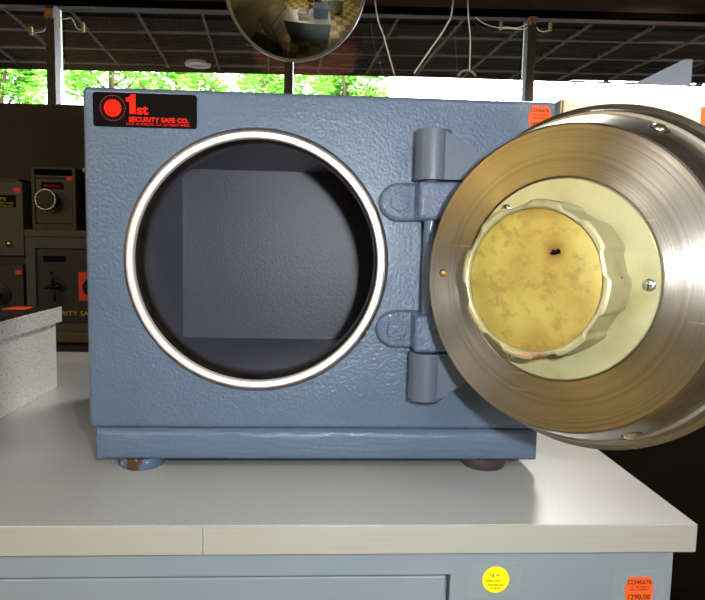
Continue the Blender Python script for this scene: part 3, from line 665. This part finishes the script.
link('bracket', tube(bm_new(), [MCN-axm*0.012, MCN+Vector((0, 0.10, 0.02)), MCN+Vector((0, 0.12, 0.15)), (MCN.x, MCN.y+0.12, CZ)], 0.012, 12), 'dark_frame', t, smooth=True)

# ================================================================== WINDOW ALARM SENSORS AND CORDS
S0 = len(C.objects)
def sensor(x, z, L, R_, wl, wr, label, extra=None):
    t = thing('window_sensor', label, 'sensor', (x, WY-0.014, z), 'alarm sensors on the window mullions')
    pad = link('sensor_pad', bx(x-0.02, x+0.02, WY-0.020, WY-0.012, z-0.02, z+0.022), 'copper', t, bevel=0.001)
    link('pad_disc', cyl(bm_new(), (x, WY-0.020, z+0.002), Y, 0.002, 0.010, 20), 'clip_brass', pad)
    for q in (L, R_): link('clip', bx(q[0]-0.006, q[0]+0.006, WY+0.030, WY+0.045, q[1]-0.024, q[1]+0.014), 'clip_brass', t, bevel=0.001)
    bm = bm_new(); tube(bm, spline([(p_[0], WY+0.02 if 0 < i < len(wl)-1 else WY+0.035-0.05*(i > 0), p_[1]) for i, p_ in enumerate(wl)]), 0.0022, 6); link('wire', bm, 'cord_white', t, smooth=True)
    bm = bm_new(); tube(bm, spline([(p_[0], WY+0.02 if 0 < i < len(wr)-1 else WY+0.035-0.05*(i > 0), p_[1]) for i, p_ in enumerate(wr)]), 0.0022, 6); link('wire', bm, 'cord_white', t, smooth=True)
    if extra:
        bm = bm_new(); tube(bm, spline(extra), 0.0022, 6); link('wire', bm, 'cord_white', t, smooth=True)
sensor(-1.262, 1.247, (-1.372, 1.19), (-1.130, 1.212), [(-1.372, 1.175), (-1.335, 1.172), (-1.300, 1.185), (-1.272, 1.228)], [(-1.130, 1.192), (-1.150, 1.195), (-1.175, 1.240), (-1.205, 1.236), (-1.255, 1.225)], 'copper alarm sensor with two wires high on the left window mullion')
sensor(0.962, 1.283, (0.826, 1.268), (1.060, 1.268), [(0.826, 1.252), (0.850, 1.250), (0.900, 1.248), (0.952, 1.262)], [(1.060, 1.248), (1.030, 1.235), (1.000, 1.24), (0.970, 1.262)], 'copper alarm sensor with two wires high on the right window mullion', [(0.69, WY+0.02, 1.30), (0.74, WY+0.02, 1.265), (0.80, WY+0.02, 1.248), (0.86, WY+0.02, 1.244), (0.93, WY+0.0, 1.238), (0.955, WY-0.016, 1.262)])
for o in C.objects:
    if o.name.startswith(('sensor_pad', 'pad_disc', 'clip', 'wire')) and o.type == 'MESH': o.data.transform(WR)
bm = tube(bm_new(), spline([(0.165, 2.2, CZ), (0.217, 2.2, 1.299), (0.262, 2.2, 1.14), (0.31, 2.2, 0.989), (0.312, 2.2, 0.985)]), 0.0032, 8)
tag(link('hanging_cord', bm, 'cord_white', smooth=True), 'thin white cord slanting down to the right, nearest the round mirror', 'cord', 'white cords hanging before the window')
bm = tube(bm_new(), spline([(0.60, 2.2, CZ), (0.566, 2.2, 1.312), (0.54, 2.2, 1.205), (0.468, 2.2, 1.094), (0.40, 2.2, 0.992)]), 0.0036, 8)
tag(link('hanging_cord', bm, 'cord_white', smooth=True), 'curved white cord slanting down to the left, between the two straighter cords', 'cord', 'white cords hanging before the window')
t = thing('hanging_cord', 'straight white cord ending in a curved hook, nearest the right mullion', 'cord', (0.65, 2.2, 0.93), 'white cords hanging before the window')
link('cord', tube(bm_new(), spline([(0.615, 2.2, CZ), (0.631, 2.2, 1.315), (0.648, 2.2, 1.15), (0.650, 2.2, 1.010)]), 0.0032, 8), 'cord_white', t, smooth=True)
link('hook', tube(bm_new(), [(0.640+0.044*math.cos(a*PI/20), 2.2, 0.968+0.044*math.sin(a*PI/20)) for a in range(3, 18)], 0.005, 10), 'desk_white', t, smooth=True)

# ================================================================== SHOP BEHIND THE CAMERA (seen in the mirror and the steel door)
t = thing('service_desk', 'grey topped service desk in the shop, seen only in the round mirror', 'desk', (0.9, -2.0, FZ))
link('desk_top', bx(0.35, 1.45, -2.6, -1.5, -0.12, -0.08), 'desk_white', t, bevel=0.004)
link('desk_body', bx(0.38, 1.42, -2.57, -1.53, FZ, -0.12), 'desk_side', t)
t = thing('printer', 'black desktop printer on the service desk, seen in the round mirror', 'printer', (0.7, -2.2, -0.08))
link('body', bx(0.45, 0.85, -2.5, -2.15, -0.08, 0.12), 'black_paint', t, bevel=0.01); link('tray', bx(0.5, 0.8, -2.15, -2.08, -0.05, -0.03), 'black_gloss', t)
t = thing('monitor', 'pale blue-backed monitor on the service desk, seen in the round mirror', 'monitor', (1.2, -2.3, -0.08))
link('screen', bx(1.0, 1.4, -2.40, -2.36, 0.0, 0.30), 'pale_blue', t, bevel=0.006); link('stand', bx(1.16, 1.24, -2.44, -2.34, -0.08, 0.02), 'black_paint', t)
t = thing('display_case', 'grey topped display case with white sides at the left of the mirror image', 'cabinet', (-2.0, 0.3, FZ))
link('case_body', bx(-2.45, -1.62, -0.4, 1.0, FZ, -0.05), 'desk_white', t); link('case_top', bx(-2.47, -1.60, -0.42, 1.02, -0.05, -0.02), 'frame_grey', t, bevel=0.004)
t = thing('tall_safe', 'tall black safe standing on the checkered floor, seen in the round mirror', 'safe', (-0.2, -2.9, FZ))
link('body', bx(-0.5, 0.1, -3.2, -2.6, FZ, 0.5), 'black_gloss', t, bevel=0.01); link('handle', cyl(bm_new(), (-0.2, -2.6, 0.0), (0, 1, 0), 0.05, 0.03, 20), 'chrome', t)
o = link('storage_bin', bx(0.05, 0.35, 1.05, 1.3, FZ, FZ+0.30), 'teal_plastic', bevel=0.01); tag(o, 'teal plastic bin on the checkered floor, seen in the round mirror', 'bin')
t = thing('office_chair', 'black office chair near the display case, seen in the round mirror', 'chair', (-0.75, -2.3, FZ))
link('seat', bx(-0.95, -0.55, -2.5, -2.1, FZ+0.42, FZ+0.48), 'black_paint', t, bevel=0.015); link('backrest', bx(-0.93, -0.57, -2.56, -2.52, FZ+0.5, FZ+0.95), 'black_paint', t, bevel=0.015)
bm = bm_new(); cyl(bm, (-0.75, -2.3, FZ+0.08), (0, 0, 1), 0.34, 0.025, 16)
for k in range(5):
    a = 2*PI*k/5; tube(bm, [(-0.75, -2.3, FZ+0.10), (-0.75+0.27*math.cos(a), -2.3+0.27*math.sin(a), FZ+0.03)], 0.02, 8)
link('base', bm, 'black_gloss', t)
